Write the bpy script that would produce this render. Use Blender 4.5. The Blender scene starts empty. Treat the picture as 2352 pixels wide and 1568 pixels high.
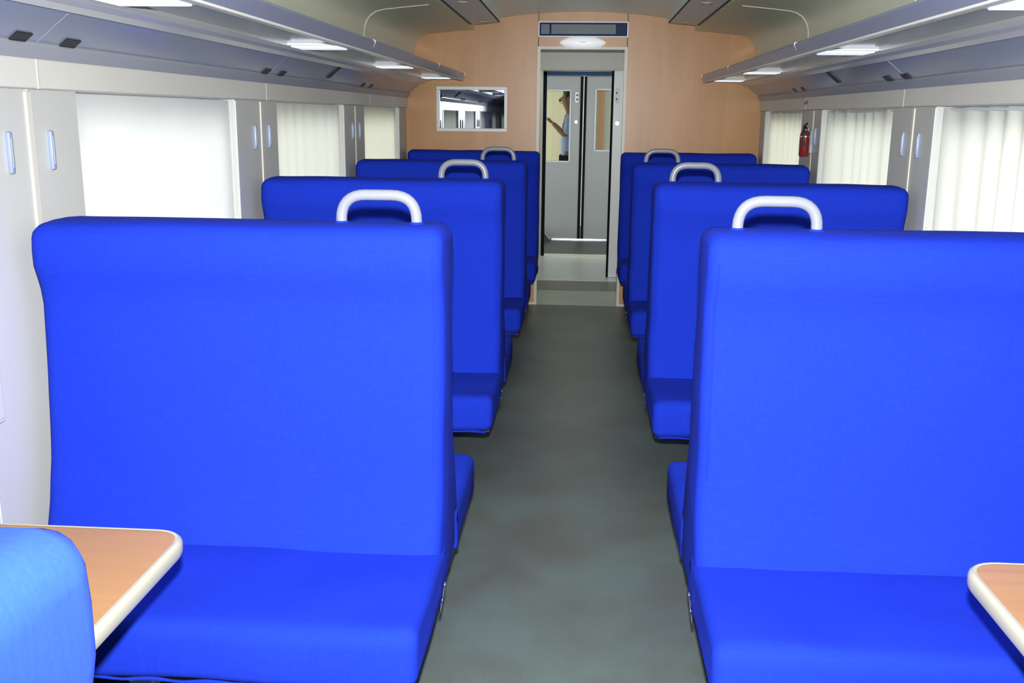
import bpy, bmesh, math, random
from mathutils import Vector, Matrix, noise

random.seed(7)
S = bpy.context.scene
C = S.collection
PI = math.pi

# ------------------------------------------------------------------ camera
F_PX, PITCH, YAW, ROLL = 2258.0, 0.2257, 0.0676, 0.0108
CAM = Vector((0.011, 0.0, 1.4794))
fw = Vector((-math.sin(YAW)*math.cos(PITCH), math.cos(YAW)*math.cos(PITCH), -math.sin(PITCH)))
rt = Vector((math.cos(YAW), math.sin(YAW), 0))
up = rt.cross(fw)
r2 = rt*math.cos(ROLL) + up*math.sin(ROLL)
u2 = -rt*math.sin(ROLL) + up*math.cos(ROLL)
cam_d = bpy.data.cameras.new('camera')
cam_d.sensor_width = 36.0
cam_d.sensor_fit = 'HORIZONTAL'
cam_d.lens = 36.0*F_PX/2352.0
cam_d.clip_start = 0.02
cam = bpy.data.objects.new('camera', cam_d)
m3 = Matrix((r2, u2, -fw)).transposed()
cam.matrix_world = Matrix.Translation(CAM) @ m3.to_4x4()
C.objects.link(cam)
S.camera = cam

# ------------------------------------------------------------------ light
w = bpy.data.worlds.new('daylight')
S.world = w
w.use_nodes = True
bg = w.node_tree.nodes['Background']
bg.inputs[0].default_value = (1.0, 0.985, 0.95, 1)
bg.inputs[1].default_value = 3.3

# the photographer's flash, a hand's breadth above the lens
fl = bpy.data.lights.new('camera_flash', 'SPOT')
fl.energy = 980
fl.color = (0.96, 0.98, 1.0)
fl.spot_size = math.radians(104)
fl.spot_blend = 1.0
fl.shadow_soft_size = 0.018
flo = bpy.data.objects.new('camera_flash', fl)
flo.location = CAM + Vector((0, 0.03, 0.105))
flo.rotation_euler = (math.radians(90-15), 0, math.radians(0))
C.objects.link(flo)

S.view_settings.view_transform = 'Standard'
S.view_settings.look = 'None'
S.view_settings.gamma = 1.0
S.view_settings.use_curve_mapping = False
S.view_settings.exposure = 0.0
S.cycles.use_denoising = True
S.cycles.max_bounces = 5
S.cycles.diffuse_bounces = 3
S.cycles.glossy_bounces = 3
S.cycles.transparent_max_bounces = 6
S.cycles.use_adaptive_sampling = True
S.cycles.adaptive_threshold = 0.06

# ------------------------------------------------------------------ materials
M = {}
def pmat(name, col, rough=0.5, metal=0.0, spec=0.5, bump=0.0, bscale=200.0, var=0.0, vscale=3.0, vstretch=(1, 1, 1), coat=0.0, sheen=0.0, emit=0.0):
    m = bpy.data.materials.new(name)
    m.use_nodes = True
    nt = m.node_tree
    b = nt.nodes['Principled BSDF']
    b.inputs['Base Color'].default_value = (*col, 1)
    b.inputs['Roughness'].default_value = rough
    b.inputs['Metallic'].default_value = metal
    b.inputs['Specular IOR Level'].default_value = spec
    b.inputs['Coat Weight'].default_value = coat
    b.inputs['Sheen Weight'].default_value = sheen
    if emit:
        b.inputs['Emission Color'].default_value = (*col, 1)
        b.inputs['Emission Strength'].default_value = emit
    tc = None
    if var or bump:
        tc = nt.nodes.new('ShaderNodeTexCoord')
    if var:
        mp = nt.nodes.new('ShaderNodeMapping')
        mp.inputs['Scale'].default_value = vstretch
        n = nt.nodes.new('ShaderNodeTexNoise')
        n.inputs['Scale'].default_value = vscale
        n.inputs['Detail'].default_value = 5
        r = nt.nodes.new('ShaderNodeValToRGB')
        r.color_ramp.elements[0].position = 0.3
        r.color_ramp.elements[1].position = 0.7
        r.color_ramp.elements[0].color = (*[max(0, c*(1-var)) for c in col], 1)
        r.color_ramp.elements[1].color = (*[min(1, c*(1+var)) for c in col], 1)
        nt.links.new(tc.outputs['Object'], mp.inputs[0])
        nt.links.new(mp.outputs[0], n.inputs['Vector'])
        nt.links.new(n.outputs['Fac'], r.inputs[0])
        nt.links.new(r.outputs[0], b.inputs['Base Color'])
    if bump:
        n2 = nt.nodes.new('ShaderNodeTexNoise')
        n2.inputs['Scale'].default_value = bscale
        n2.inputs['Detail'].default_value = 3
        bp = nt.nodes.new('ShaderNodeBump')
        bp.inputs['Strength'].default_value = bump
        bp.inputs['Distance'].default_value = 0.004
        nt.links.new(tc.outputs['Object'], n2.inputs['Vector'])
        nt.links.new(n2.outputs['Fac'], bp.inputs['Height'])
        nt.links.new(bp.outputs[0], b.inputs['Normal'])
    M[name] = m
    return m

def fabric(name, col):
    m = pmat(name, col, rough=0.95, spec=0.12, sheen=0.0)
    nt = m.node_tree
    b = nt.nodes['Principled BSDF']
    tc = nt.nodes.new('ShaderNodeTexCoord')
    # slubby weave: two stretched noises, plus broad soft folds
    h = []
    for sc in ((260, 260, 30), (30, 260, 260)):
        mp = nt.nodes.new('ShaderNodeMapping')
        mp.inputs['Scale'].default_value = sc
        n = nt.nodes.new('ShaderNodeTexNoise')
        n.inputs['Scale'].default_value = 1.0
        n.inputs['Detail'].default_value = 0
        nt.links.new(tc.outputs['Object'], mp.inputs[0])
        nt.links.new(mp.outputs[0], n.inputs['Vector'])
        h.append(n)
    add = nt.nodes.new('ShaderNodeMath')
    add.operation = 'ADD'
    nt.links.new(h[0].outputs['Fac'], add.inputs[0])
    nt.links.new(h[1].outputs['Fac'], add.inputs[1])
    r = nt.nodes.new('ShaderNodeValToRGB')
    r.color_ramp.elements[0].position = 0.35
    r.color_ramp.elements[1].position = 0.75
    mul = nt.nodes.new('ShaderNodeMath')
    mul.operation = 'MULTIPLY'
    mul.inputs[1].default_value = 0.5
    nt.links.new(add.outputs[0], mul.inputs[0])
    nt.links.new(mul.outputs[0], r.inputs[0])
    r.color_ramp.elements[0].color = (*[c*0.93 for c in col], 1)
    r.color_ramp.elements[1].color = (*[min(1, c*1.07) for c in col], 1)
    nt.links.new(r.outputs[0], b.inputs['Base Color'])
    fold = nt.nodes.new('ShaderNodeTexNoise')
    fold.inputs['Scale'].default_value = 5.0
    fold.inputs['Detail'].default_value = 0
    nt.links.new(tc.outputs['Object'], fold.inputs['Vector'])
    b1 = nt.nodes.new('ShaderNodeBump')
    b1.inputs['Strength'].default_value = 0.35
    b1.inputs['Distance'].default_value = 0.03
    nt.links.new(fold.outputs['Fac'], b1.inputs['Height'])
    nt.links.new(b1.outputs[0], b.inputs['Normal'])
    return m

def curtain_mat(name, col):
    m = bpy.data.materials.new(name)
    m.use_nodes = True
    nt = m.node_tree
    nt.nodes.remove(nt.nodes['Principled BSDF'])
    out = nt.nodes['Material Output']
    d = nt.nodes.new('ShaderNodeBsdfDiffuse')
    t = nt.nodes.new('ShaderNodeBsdfTranslucent')
    mx = nt.nodes.new('ShaderNodeMixShader')
    tc = nt.nodes.new('ShaderNodeTexCoord')
    mp = nt.nodes.new('ShaderNodeMapping')
    mp.inputs['Scale'].default_value = (1, 1, .05)
    n = nt.nodes.new('ShaderNodeTexNoise')
    n.inputs['Scale'].default_value = 60
    r = nt.nodes.new('ShaderNodeValToRGB')
    r.color_ramp.elements[0].color = (*[c*0.95 for c in col], 1)
    r.color_ramp.elements[1].color = (*col, 1)
    nt.links.new(tc.outputs['Object'], mp.inputs[0])
    nt.links.new(mp.outputs[0], n.inputs['Vector'])
    nt.links.new(n.outputs['Fac'], r.inputs[0])
    nt.links.new(r.outputs[0], d.inputs[0])
    nt.links.new(r.outputs[0], t.inputs[0])
    mx.inputs[0].default_value = 0.45
    nt.links.new(d.outputs[0], mx.inputs[1])
    nt.links.new(t.outputs[0], mx.inputs[2])
    nt.links.new(mx.outputs[0], out.inputs[0])
    M[name] = m
    return m

def glass_mat(name, tint, gloss=0.08, rough=0.02):
    m = bpy.data.materials.new(name)
    m.use_nodes = True
    nt = m.node_tree
    nt.nodes.remove(nt.nodes['Principled BSDF'])
    out = nt.nodes['Material Output']
    t = nt.nodes.new('ShaderNodeBsdfTransparent')
    t.inputs[0].default_value = (*tint, 1)
    g = nt.nodes.new('ShaderNodeBsdfGlossy')
    g.inputs['Roughness'].default_value = rough
    fr = nt.nodes.new('ShaderNodeFresnel')
    fr.inputs[0].default_value = 1.3 + gloss
    mx = nt.nodes.new('ShaderNodeMixShader')
    nt.links.new(fr.outputs[0], mx.inputs[0])
    nt.links.new(t.outputs[0], mx.inputs[1])
    nt.links.new(g.outputs[0], mx.inputs[2])
    nt.links.new(mx.outputs[0], out.inputs[0])
    M[name] = m
    return m

fabric('blue_fabric', (0.0072, 0.0265, 0.385))
pmat('piping_blue', (0.016, 0.034, 0.40), 0.9, spec=0.1)
pmat('wall_grey', (0.53, 0.525, 0.485), 0.45, var=0.02, bump=0.02)
pmat('wall_lower', (0.54, 0.54, 0.50), 0.45, var=0.02)
pmat('cream', (0.62, 0.60, 0.51), 0.4)
pmat('frieze', (0.66, 0.64, 0.57), 0.4, var=0.02)
pmat('slope_blue_grey', (0.25, 0.28, 0.36), 0.18, spec=0.6)
pmat('slope_trim', (0.36, 0.37, 0.38), 0.35)
pmat('rack_lip', (0.28, 0.30, 0.40), 0.3, metal=0.3)
pmat('rack_flange', (0.82, 0.79, 0.68), 0.3)
pmat('rack_shelf', (0.14, 0.205, 0.20), 0.12, spec=0.7, metal=0.1)
pmat('rack_rail', (0.55, 0.56, 0.55), 0.25, metal=0.35)
pmat('cove', (0.74, 0.76, 0.63), 0.35, var=0.03, vscale=1.5)
pmat('cove_edge', (0.80, 0.78, 0.56), 0.35)
pmat('ceiling_paint', (0.86, 0.94, 0.86), 0.35)
pmat('duct_paint', (0.88, 0.91, 0.85), 0.4)
pmat('outlet', (0.46, 0.42, 0.36), 0.5)
pmat('dark_line', (0.06, 0.07, 0.07), 0.6)
pmat('black_plastic', (0.012, 0.012, 0.015), 0.4)
pmat('handle_plastic', (0.20, 0.21, 0.25), 0.28, spec=0.5)
pmat('latch_blue', (0.27, 0.32, 0.46), 0.45, metal=0.2)
pmat('frame_white', (0.70, 0.72, 0.72), 0.35)
pmat('jamb_white', (0.55, 0.55, 0.52), 0.35)
pmat('steel_grey', (0.36, 0.40, 0.42), 0.4, metal=0.3)
pmat('bright_metal', (0.85, 0.86, 0.86), 0.12, metal=1.0)
pmat('under_dark', (0.02, 0.02, 0.025), 0.7)
pmat('table_edge', (0.30, 0.285, 0.22), 0.35)
pmat('mirror', (0.40, 0.43, 0.46), 0.015, metal=1.0)
pmat('display_navy', (0.015, 0.04, 0.12), 0.6, spec=0.1)
pmat('display_grey', (0.22, 0.24, 0.26), 0.6, spec=0.1)
pmat('display_dark', (0.06, 0.07, 0.10), 0.6, spec=0.1)
pmat('lamp_white', (0.90, 0.92, 0.96), 0.3, emit=0.35)
pmat('lamp_lit', (0.82, 0.87, 1.0), 0.3, emit=0.75)
pmat('passage_fill', (1.0, 0.98, 0.92), 0.4, emit=6.5)  # glow of the added fill panels in the passage ceiling
pmat('door_grey', (0.215, 0.24, 0.245), 0.35, var=0.03, vscale=2)
pmat('header_blue', (0.03, 0.065, 0.18), 0.6, spec=0.1)
pmat('gasket', (0.006, 0.008, 0.012), 0.7, spec=0.05)
pmat('passage_grey', (0.50, 0.50, 0.44), 0.4)
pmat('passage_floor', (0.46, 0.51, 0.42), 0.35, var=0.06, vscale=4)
pmat('passage_floor_shaded', (0.20, 0.21, 0.17), 0.4, var=0.08, vscale=4)
pmat('tread_plate', (0.72, 0.79, 0.77), 0.3, metal=0.2, var=0.05, vscale=6)
pmat('vestibule_floor', (0.06, 0.065, 0.065), 0.4, var=0.15, vscale=6)
pmat('rubber', (0.03, 0.035, 0.035), 0.7)
pmat('ext_red', (0.22, 0.016, 0.012), 0.3, coat=0.3)
pmat('skin', (0.33, 0.17, 0.10), 0.6)
pmat('hair', (0.012, 0.010, 0.010), 0.6)
pmat('shirt', (0.42, 0.52, 0.80), 0.85, bump=0.1, bscale=40)
pmat('trousers', (0.03, 0.035, 0.06), 0.9)
pmat('yellow_wall', (0.93, 0.87, 0.60), 0.5)
pmat('sticker', (0.75, 0.76, 0.76), 0.4)
curtain_mat('blind_cloth', (0.93, 0.93, 0.90))
curtain_mat('curtain_cloth', (0.93, 0.92, 0.83))
curtain_mat('curtain_cream', (0.92, 0.90, 0.76))
glass_mat('window_glass', (0.94, 0.97, 0.97))
glass_mat('door_glass', (0.88, 0.90, 0.88))

def wood(name, a, b, stretch, rough=0.35, scale=2.2):
    m = pmat(name, a, rough=rough, spec=0.45)
    nt = m.node_tree
    bs = nt.nodes['Principled BSDF']
    tc = nt.nodes.new('ShaderNodeTexCoord')
    mp = nt.nodes.new('ShaderNodeMapping')
    mp.inputs['Scale'].default_value = stretch
    n = nt.nodes.new('ShaderNodeTexNoise')
    n.inputs['Scale'].default_value = scale
    n.inputs['Detail'].default_value = 8
    n.inputs['Roughness'].default_value = 0.6
    n.inputs['Distortion'].default_value = 0.6
    r = nt.nodes.new('ShaderNodeValToRGB')
    r.color_ramp.elements[0].position = 0.32
    r.color_ramp.elements[1].position = 0.68
    r.color_ramp.elements[0].color = (*a, 1)
    r.color_ramp.elements[1].color = (*b, 1)
    nt.links.new(tc.outputs['Object'], mp.inputs[0])
    nt.links.new(mp.outputs[0], n.inputs['Vector'])
    nt.links.new(n.outputs['Fac'], r.inputs[0])
    nt.links.new(r.outputs[0], bs.inputs['Base Color'])
    return m
wood('wood_wall', (0.445, 0.213, 0.074), (0.52, 0.265, 0.098), (3.2, 3.2, 0.35))
wood('wood_table', (0.27, 0.135, 0.048), (0.31, 0.165, 0.064), (0.5, 9.0, 9.0), 0.3, 2.5)

def floor_mat():
    m = pmat('lino', (0.14, 0.15, 0.135), rough=0.42, spec=0.45)
    nt = m.node_tree
    bs = nt.nodes['Principled BSDF']
    tc = nt.nodes.new('ShaderNodeTexCoord')
    n = nt.nodes.new('ShaderNodeTexNoise')
    n.inputs['Scale'].default_value = 2.6
    n.inputs['Detail'].default_value = 7
    n.inputs['Roughness'].default_value = 0.55
    r = nt.nodes.new('ShaderNodeValToRGB')
    r.color_ramp.elements[0].position = 0.34
    r.color_ramp.elements[1].position = 0.62
    r.color_ramp.elements[0].color = (0.088, 0.094, 0.082, 1)
    r.color_ramp.elements[1].color = (0.104, 0.134, 0.124, 1)
    n2 = nt.nodes.new('ShaderNodeTexNoise')
    n2.inputs['Scale'].default_value = 90
    mix = nt.nodes.new('ShaderNodeMixRGB')
    mix.blend_type = 'OVERLAY'
    mix.inputs[0].default_value = 0.15
    nt.links.new(tc.outputs['Object'], n.inputs['Vector'])
    nt.links.new(tc.outputs['Object'], n2.inputs['Vector'])
    nt.links.new(n.outputs['Fac'], r.inputs[0])
    nt.links.new(r.outputs[0], mix.inputs[1])
    nt.links.new(n2.outputs['Fac'], mix.inputs[2])
    nt.links.new(mix.outputs[0], bs.inputs['Base Color'])
floor_mat()

# ------------------------------------------------------------------ helpers
def obj(name, bm, mat, parent=None, smooth=False, recalc=True):
    if recalc:
        bmesh.ops.recalc_face_normals(bm, faces=bm.faces)
    me = bpy.data.meshes.new(name)
    bm.to_mesh(me)
    bm.free()
    if mat:
        me.materials.append(M[mat])
    if smooth:
        for p in me.polygons:
            p.use_smooth = True
        try:
            me.set_sharp_from_angle(angle=math.radians(38))
        except Exception:
            pass
    o = bpy.data.objects.new(name, me)
    C.objects.link(o)
    if parent:
        o.parent = parent
    return o

def tag(o, label, cat=None, group=None):
    o['label'] = label
    if cat:
        o['category'] = cat
    if group:
        o['group'] = group
    return o

def struct(o):
    o['kind'] = 'structure'
    return o

def thing(name, label, cat, loc=(0, 0, 0), rotz=0.0, group=None):
    o = bpy.data.objects.new(name, None)
    o.empty_display_size = 0.1
    C.objects.link(o)
    o.location = loc
    o.rotation_euler = (0, 0, rotz)
    return tag(o, label, cat, group)

def box(x0, x1, y0, y1, z0, z1, bevel=0.0, seg=2, bm=None):
    own = bmesh.new()
    x0, x1 = min(x0, x1), max(x0, x1)
    bmesh.ops.create_cube(own, size=1.0, matrix=Matrix.Translation(((x0+x1)/2, (y0+y1)/2, (z0+z1)/2)) @ Matrix.Diagonal((x1-x0, y1-y0, z1-z0, 1)))
    if bevel:
        bmesh.ops.bevel(own, geom=own.edges[:], offset=bevel, segments=seg, profile=0.5, affect='EDGES')
    if bm is None:
        return own
    me = bpy.data.meshes.new('tmp')
    own.to_mesh(me)
    own.free()
    bm.from_mesh(me)
    bpy.data.meshes.remove(me)
    return bm

def prism(pts, axis, lo, hi, bm=None):
    """closed 2d polygon extruded along axis. axis 'y': pts=(x,z); 'x': (y,z); 'z': (x,y)"""
    bm = bm or bmesh.new()
    def P(p, t):
        if axis == 'y':
            return (p[0], t, p[1])
        if axis == 'x':
            return (t, p[0], p[1])
        return (p[0], p[1], t)
    a = [bm.verts.new(P(p, lo)) for p in pts]
    b = [bm.verts.new(P(p, hi)) for p in pts]
    n = len(pts)
    for i in range(n):
        bm.faces.new((a[i], a[(i+1) % n], b[(i+1) % n], b[i]))
    bm.faces.new(a[::-1])
    bm.faces.new(b)
    return bm

def strip_prism(line, thick, axis, lo, hi, bm=None):
    """open 2d polyline thickened by 'thick' on its left side, extruded"""
    n = len(line)
    off = []
    for i in range(n):
        a = Vector(line[max(0, i-1)])
        b = Vector(line[min(n-1, i+1)])
        d = (b-a).normalized()
        off.append(Vector(line[i]) + Vector((-d.y, d.x))*thick)
    bm = bm or bmesh.new()
    def P(p, t):
        return (p[0], t, p[1]) if axis == 'y' else (t, p[0], p[1])
    A = [[bm.verts.new(P(p, t)) for p in line] for t in (lo, hi)]
    B = [[bm.verts.new(P(p, t)) for p in off] for t in (lo, hi)]
    for i in range(n-1):
        bm.faces.new((A[0][i], A[0][i+1], A[1][i+1], A[1][i]))
        bm.faces.new((B[0][i], B[1][i], B[1][i+1], B[0][i+1]))
        for k in (0, 1):
            bm.faces.new((A[k][i], A[k][i+1], B[k][i+1], B[k][i]))
    for i in (0, n-1):
        bm.faces.new((A[0][i], A[1][i], B[1][i], B[0][i]))
    return bm

def tube(pts, r, n=10, closed=False, bm=None, sy=1.0):
    bm = bm or bmesh.new()
    pts = [Vector(p) for p in pts]
    N = len(pts)
    rad = r if isinstance(r, (list, tuple)) else [r]*N
    rings = []
    prev = None
    for i, p in enumerate(pts):
        if closed:
            t = (pts[(i+1) % N]-pts[i-1]).normalized()
        else:
            t = (pts[min(N-1, i+1)]-pts[max(0, i-1)]).normalized()
        if prev is None:
            u = t.orthogonal().normalized()
        else:
            u = (prev - t*prev.dot(t)).normalized()
        prev = u
        v = t.cross(u)
        rings.append([bm.verts.new(p + (u*math.cos(2*PI*k/n) + v*math.sin(2*PI*k/n)*sy)*rad[i]) for k in range(n)])
    m = N if closed else N-1
    for i in range(m):
        a, b = rings[i], rings[(i+1) % N]
        for k in range(n):
            bm.faces.new((a[k], a[(k+1) % n], b[(k+1) % n], b[k]))
    if not closed:
        bm.faces.new(rings[0][::-1])
        bm.faces.new(rings[-1])
    return bm

def lathe(prof, cx, cy, n=24, bm=None):
    bm = bm or bmesh.new()
    rings = [[bm.verts.new((cx+r*math.cos(2*PI*k/n), cy+r*math.sin(2*PI*k/n), z)) for k in range(n)] for r, z in prof]
    for a, b in zip(rings, rings[1:]):
        for k in range(n):
            bm.faces.new((a[k], a[(k+1) % n], b[(k+1) % n], b[k]))
    bm.faces.new(rings[0][::-1])
    bm.faces.new(rings[-1])
    return bm

def round_poly(pts, rads, seg=5):
    """round the corners of a closed 2d polygon"""
    out = []
    n = len(pts)
    for i in range(n):
        p = Vector(pts[i])
        a = (Vector(pts[i-1])-p)
        b = (Vector(pts[(i+1) % n])-p)
        r = rads[i] if isinstance(rads, (list, tuple)) else rads
        if r <= 0:
            out.append(p)
            continue
        r = min(r, a.length*.49, b.length*.49)
        s, e = p+a.normalized()*r, p+b.normalized()*r
        for k in range(seg+1):
            t = k/seg
            out.append(s*(1-t)**2 + p*2*t*(1-t) + e*t*t)
    return [tuple(q) for q in out]

def resample(pts, step):
    out = []
    n = len(pts)
    for i in range(n):
        a, b = Vector(pts[i]), Vector(pts[(i+1) % n])
        k = max(1, int((b-a).length/step))
        for j in range(k):
            out.append(a.lerp(b, j/k))
    return out

def inset(pts, d):
    n = len(pts)
    A = sum(pts[i][0]*pts[(i+1) % n][1]-pts[(i+1) % n][0]*pts[i][1] for i in range(n))
    s = 1 if A > 0 else -1
    out = []
    for i in range(n):
        t = Vector(pts[(i+1) % n])-Vector(pts[i-1])
        if t.length < 1e-9:
            out.append(Vector(pts[i]))
            continue
        t.normalize()
        out.append(Vector(pts[i]) + Vector((-t.y, t.x))*d*s)
    return out

def loft_x(prof, x0, x1, r, nx=24, wob=0.0, seed=0, step=0.035):
    """cushion: closed (y,z) profile lofted along x with rounded ends and slight fabric unevenness"""
    pts = resample(prof, step)
    st = []
    for k in range(6):
        a = k/5*PI/2
        st.append((x0 + r*(1-math.sin(a)), r*(1-math.cos(a)) if k < 5 else 0))
    st = [(x0 + r*(1-math.cos(k/5*PI/2)), r*(1-math.sin(k/5*PI/2))) for k in range(6)]
    for k in range(1, nx):
        st.append((x0+r+(x1-x0-2*r)*k/nx, 0))
    st += [(x1 - r*(1-math.cos(k/5*PI/2)), r*(1-math.sin(k/5*PI/2))) for k in range(5, -1, -1)]
    bm = bmesh.new()
    rings = []
    for x, d in st:
        ring = []
        for q in inset(pts, d):
            v = Vector((x, q[0], q[1]))
            if wob:
                nn = noise.noise_vector(Vector((x*5+seed, q[0]*5, q[1]*5)))
                v += nn*wob
            ring.append(bm.verts.new(v))
        rings.append(ring)
    n = len(pts)
    for a, b in zip(rings, rings[1:]):
        for k in range(n):
            bm.faces.new((a[k], a[(k+1) % n], b[(k+1) % n], b[k]))
    bm.faces.new(rings[0][::-1])
    bm.faces.new(rings[-1])
    return bm

def ellipsoid(c, rx, ry, rz, seg=16, bm=None):
    bm = bm or bmesh.new()
    bmesh.ops.create_uvsphere(bm, u_segments=seg, v_segments=seg//2+2, radius=1.0, matrix=Matrix.Translation(c) @ Matrix.Diagonal((rx, ry, rz, 1)))
    return bm

# ------------------------------------------------------------------ shell of the carriage
Y0, YW = -3.6, 7.785          # rear and end wall of the saloon
XW, XO = 1.36, 1.47           # inner / outer face of side walls
WIN_START = [-2.69, -0.91, 0.87, 2.655, 4.450, 6.264]   # near edge of each window opening (left wall)
WIN_END = [-1.44, 0.34, 2.12, 3.900, 5.711, 7.450]
WIN_R = [(-2.69, -1.44), (-0.91, 0.34), (0.87, 2.17), (2.70, 3.965), (4.506, 5.795), (6.33, 7.555)]
STRIPS = [-2.95, -1.17, 0.62, 2.412, 4.224, 6.015]
ZS, ZT = 0.80, 1.53           # window sill / head

floor = struct(obj('floor', box(-XO, XO, Y0, YW, -0.06, 0.0), 'lino'))

def side_wall(sign, name, wins, fr_joints):
    X = lambda a: sign*a
    bm = bmesh.new()
    box(X(XW+.012), X(XO), Y0, YW, 0, ZS-.02, bm=bm)
    box(X(XW+.012), X(XO), Y0, YW, ZT+.02, 2.2, bm=bm)
    edges = [Y0] + [v for a, b in wins for v in (a-.02, b+.02)] + [YW]
    for i in range(0, len(edges), 2):
        box(X(XW+.012), X(XO), edges[i], edges[i+1], ZS-.02, ZT+.02, bm=bm)
    wall = struct(obj(name, bm, 'wall_grey'))
    # cladding panels
    for a, b in wins:
        obj('lower_panel', box(X(XW), X(XW+.012), a+.001, b-.001, 0.10, ZS-.004, 0.002, 1), 'wall_lower', wall)
    for i in range(len(edges)//2):
        a, b = edges[2*i]-(.02 if i else 0), edges[2*i+1]+(.02 if 2*i+2 < len(edges) else 0)
        s = [q for q in STRIPS if a < q < b]
        cuts = [a] + s + [b]
        for c, d in zip(cuts, cuts[1:]):
            obj('post_panel', box(X(XW), X(XW+.012), c+.001, d-.001, 0.10, ZT+.002, 0.002, 1), 'wall_grey', wall)
    for q in STRIPS:
        obj('joint_strip', box(X(XW-.005), X(XW+.004), q-.014, q+.014, 0.10, ZT-.004, 0.003, 2), 'cream', wall)
    fj = [Y0] + fr_joints + [YW]
    for a, b in zip(fj, fj[1:]):
        obj('frieze_panel', box(X(XW-.012), X(XW+.012), a+.003, b-.003, ZT+.002, 1.618, 0.003, 1), 'frieze', wall)
    for q in fr_joints:
        obj('frieze_joint', box(X(XW-.0135), X(XW), q-.006, q+.006, ZT+.002, 1.614, 0.001, 1), 'cream', wall)
    # long latches on the posts either side of every strip
    for q in STRIPS:
        for d in ((-.105, .085) if sign < 0 else (-.10, .095)):
            bm = box(X(XW-.012), X(XW+.002), q+d-.008, q+d+.008, 1.33, 1.43, 0.005, 2)
            l = obj('window_latch', bm, 'latch_blue', wall, True)
            obj('latch_slot', box(X(XW-.0135), X(XW-.010), q+d-.003, q+d+.003, 1.345, 1.415), 'steel_grey', l)
    b = struct(obj('baseboard_left' if sign < 0 else 'baseboard_right', box(X(XW-.01), X(XW+.012), Y0, YW, 0, .10, 0.004, 1), 'steel_grey'))
    return wall

wall_left = side_wall(-1, 'wall_left', list(zip(WIN_START, WIN_END)), [-2.9, -1.12, 0.66, 2.452, 4.277, 6.40])
wall_right = side_wall(1, 'wall_right', WIN_R, [-2.9, -1.12, 0.66, 2.452, 4.34, 6.20])

def window(n, sign, a, b):
    X = lambda q: sign*q
    # reveal lining
    bm = bmesh.new()
    for (z0, z1) in ((ZS-.018, ZS), (ZT, ZT+.018)):
        box(X(XW+.001), X(XO+.03), a-.018, b+.018, z0, z1, bm=bm)
    for (y0, y1) in ((a-.018, a), (b, b+.018)):
        box(X(XW+.001), X(XO+.03), y0, y1, ZS, ZT, bm=bm)
    fr = struct(obj('window_%d' % n, bm, 'jamb_white'))
    # architrave strip on the far jamb and the outer sash, which is lower than the inner head
    obj('window_frame', box(X(XW-.005), X(XW+.014), b-.001, b+.030, ZS, ZT-.003, 0.003, 2), 'jamb_white', fr)
    bm = bmesh.new()
    xo0, xo1 = XO-.005, XO+.03
    box(X(xo0), X(xo1), a, b, ZT-.075, ZT, bm=bm)
    box(X(xo0), X(xo1), a, b, ZS, ZS+.05, bm=bm)
    box(X(xo0), X(xo1), a, a+.035, ZS+.05, ZT-.075, bm=bm)
    box(X(xo0), X(xo1), b-.035, b, ZS+.05, ZT-.075, bm=bm)
    obj('sash', bm, 'steel_grey', fr)
    obj('pane', box(X(XO+.010), X(XO+.016), a+.03, b-.03, ZS+.045, ZT-.07), 'window_glass', fr)
    return fr

def cloth(name, sign, a, b, x, amp, nfold, mat, seed, z0=None, z1=None):
    rnd = random.Random(seed)
    z0 = ZS+.012 if z0 is None else z0
    z1 = ZT-.004 if z1 is None else z1
    ny, nz = max(40, nfold*10), 14
    ph = [rnd.uniform(.75, 1.25) for _ in range(nfold+2)]
    bm = bmesh.new()
    grid = []
    for i in range(ny+1):
        t = i/ny
        row = []
        u = t*nfold
        k = int(u)
        warp = u + .18*math.sin(u*1.3+seed)
        for j in range(nz+1):
            s = j/nz
            d = amp*ph[min(k, nfold)]*math.sin(2*PI*warp + .5*math.sin(s*2.2+seed))*(0.55+.45*(1-s))
            d += amp*.35*math.sin(7.3*t+2*s+seed)
            row.append(bm.verts.new((sign*(x+d), a+(b-a)*t, z0+(z1-z0)*s)))
        grid.append(row)
    for i in range(ny):
        for j in range(nz):
            bm.faces.new((grid[i][j], grid[i+1][j], grid[i+1][j+1], grid[i][j+1]))
    return obj(name, bm, mat, None, True)

wn = 0
for i, (a, b) in enumerate(zip(WIN_START, WIN_END)):
    wn += 1
    fr = window(wn, -1, a, b)
    if i < 3:
        obj('frosted_pane', box(-1.412, -1.408, a, b, ZS, ZT), 'curtain_cloth', fr)
for i, (a, b) in enumerate(WIN_R):
    wn += 1
    fr = window(wn, 1, a, b)
    if i < 3:
        obj('frosted_pane', box(1.408, 1.412, a, b, ZS, ZT), 'curtain_cloth', fr)

CL = [(3, 'roller_blind', 'smooth white roller blind, the largest bright window blind on the left wall', .0015, 3, 'blind_cloth'),
      (4, 'window_curtain', 'pale curtain with faint folds in the middle left window', .003, 7, 'curtain_cloth'),
      (5, 'roller_blind', 'small cream blind in the far left window beside the wood end wall', .0015, 3, 'curtain_cream')]
for i, nm, lab, amp, nf, mt in CL:
    o = cloth(nm, -1, WIN_START[i]+.004, WIN_END[i]-.004, 1.382, amp, nf, mt, i)
    tag(o, lab, 'blind' if 'blind' in nm else 'curtain', 'window coverings along the left wall')
    obj('bottom_bar', box(-1.389, -1.375, WIN_START[i]+.01, WIN_END[i]-.01, ZS+.004, ZS+.016, .003, 2), 'frame_white', o)
CR = [(3, 'white pleated curtain in the nearest right window, cut by the photo edge', .011, 7, 'curtain_cloth'),
      (4, 'white pleated curtain in the middle right window', .011, 7, 'curtain_cloth'),
      (5, 'cream pleated curtain in the far right window beside the fire extinguisher', .010, 7, 'curtain_cream')]
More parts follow.
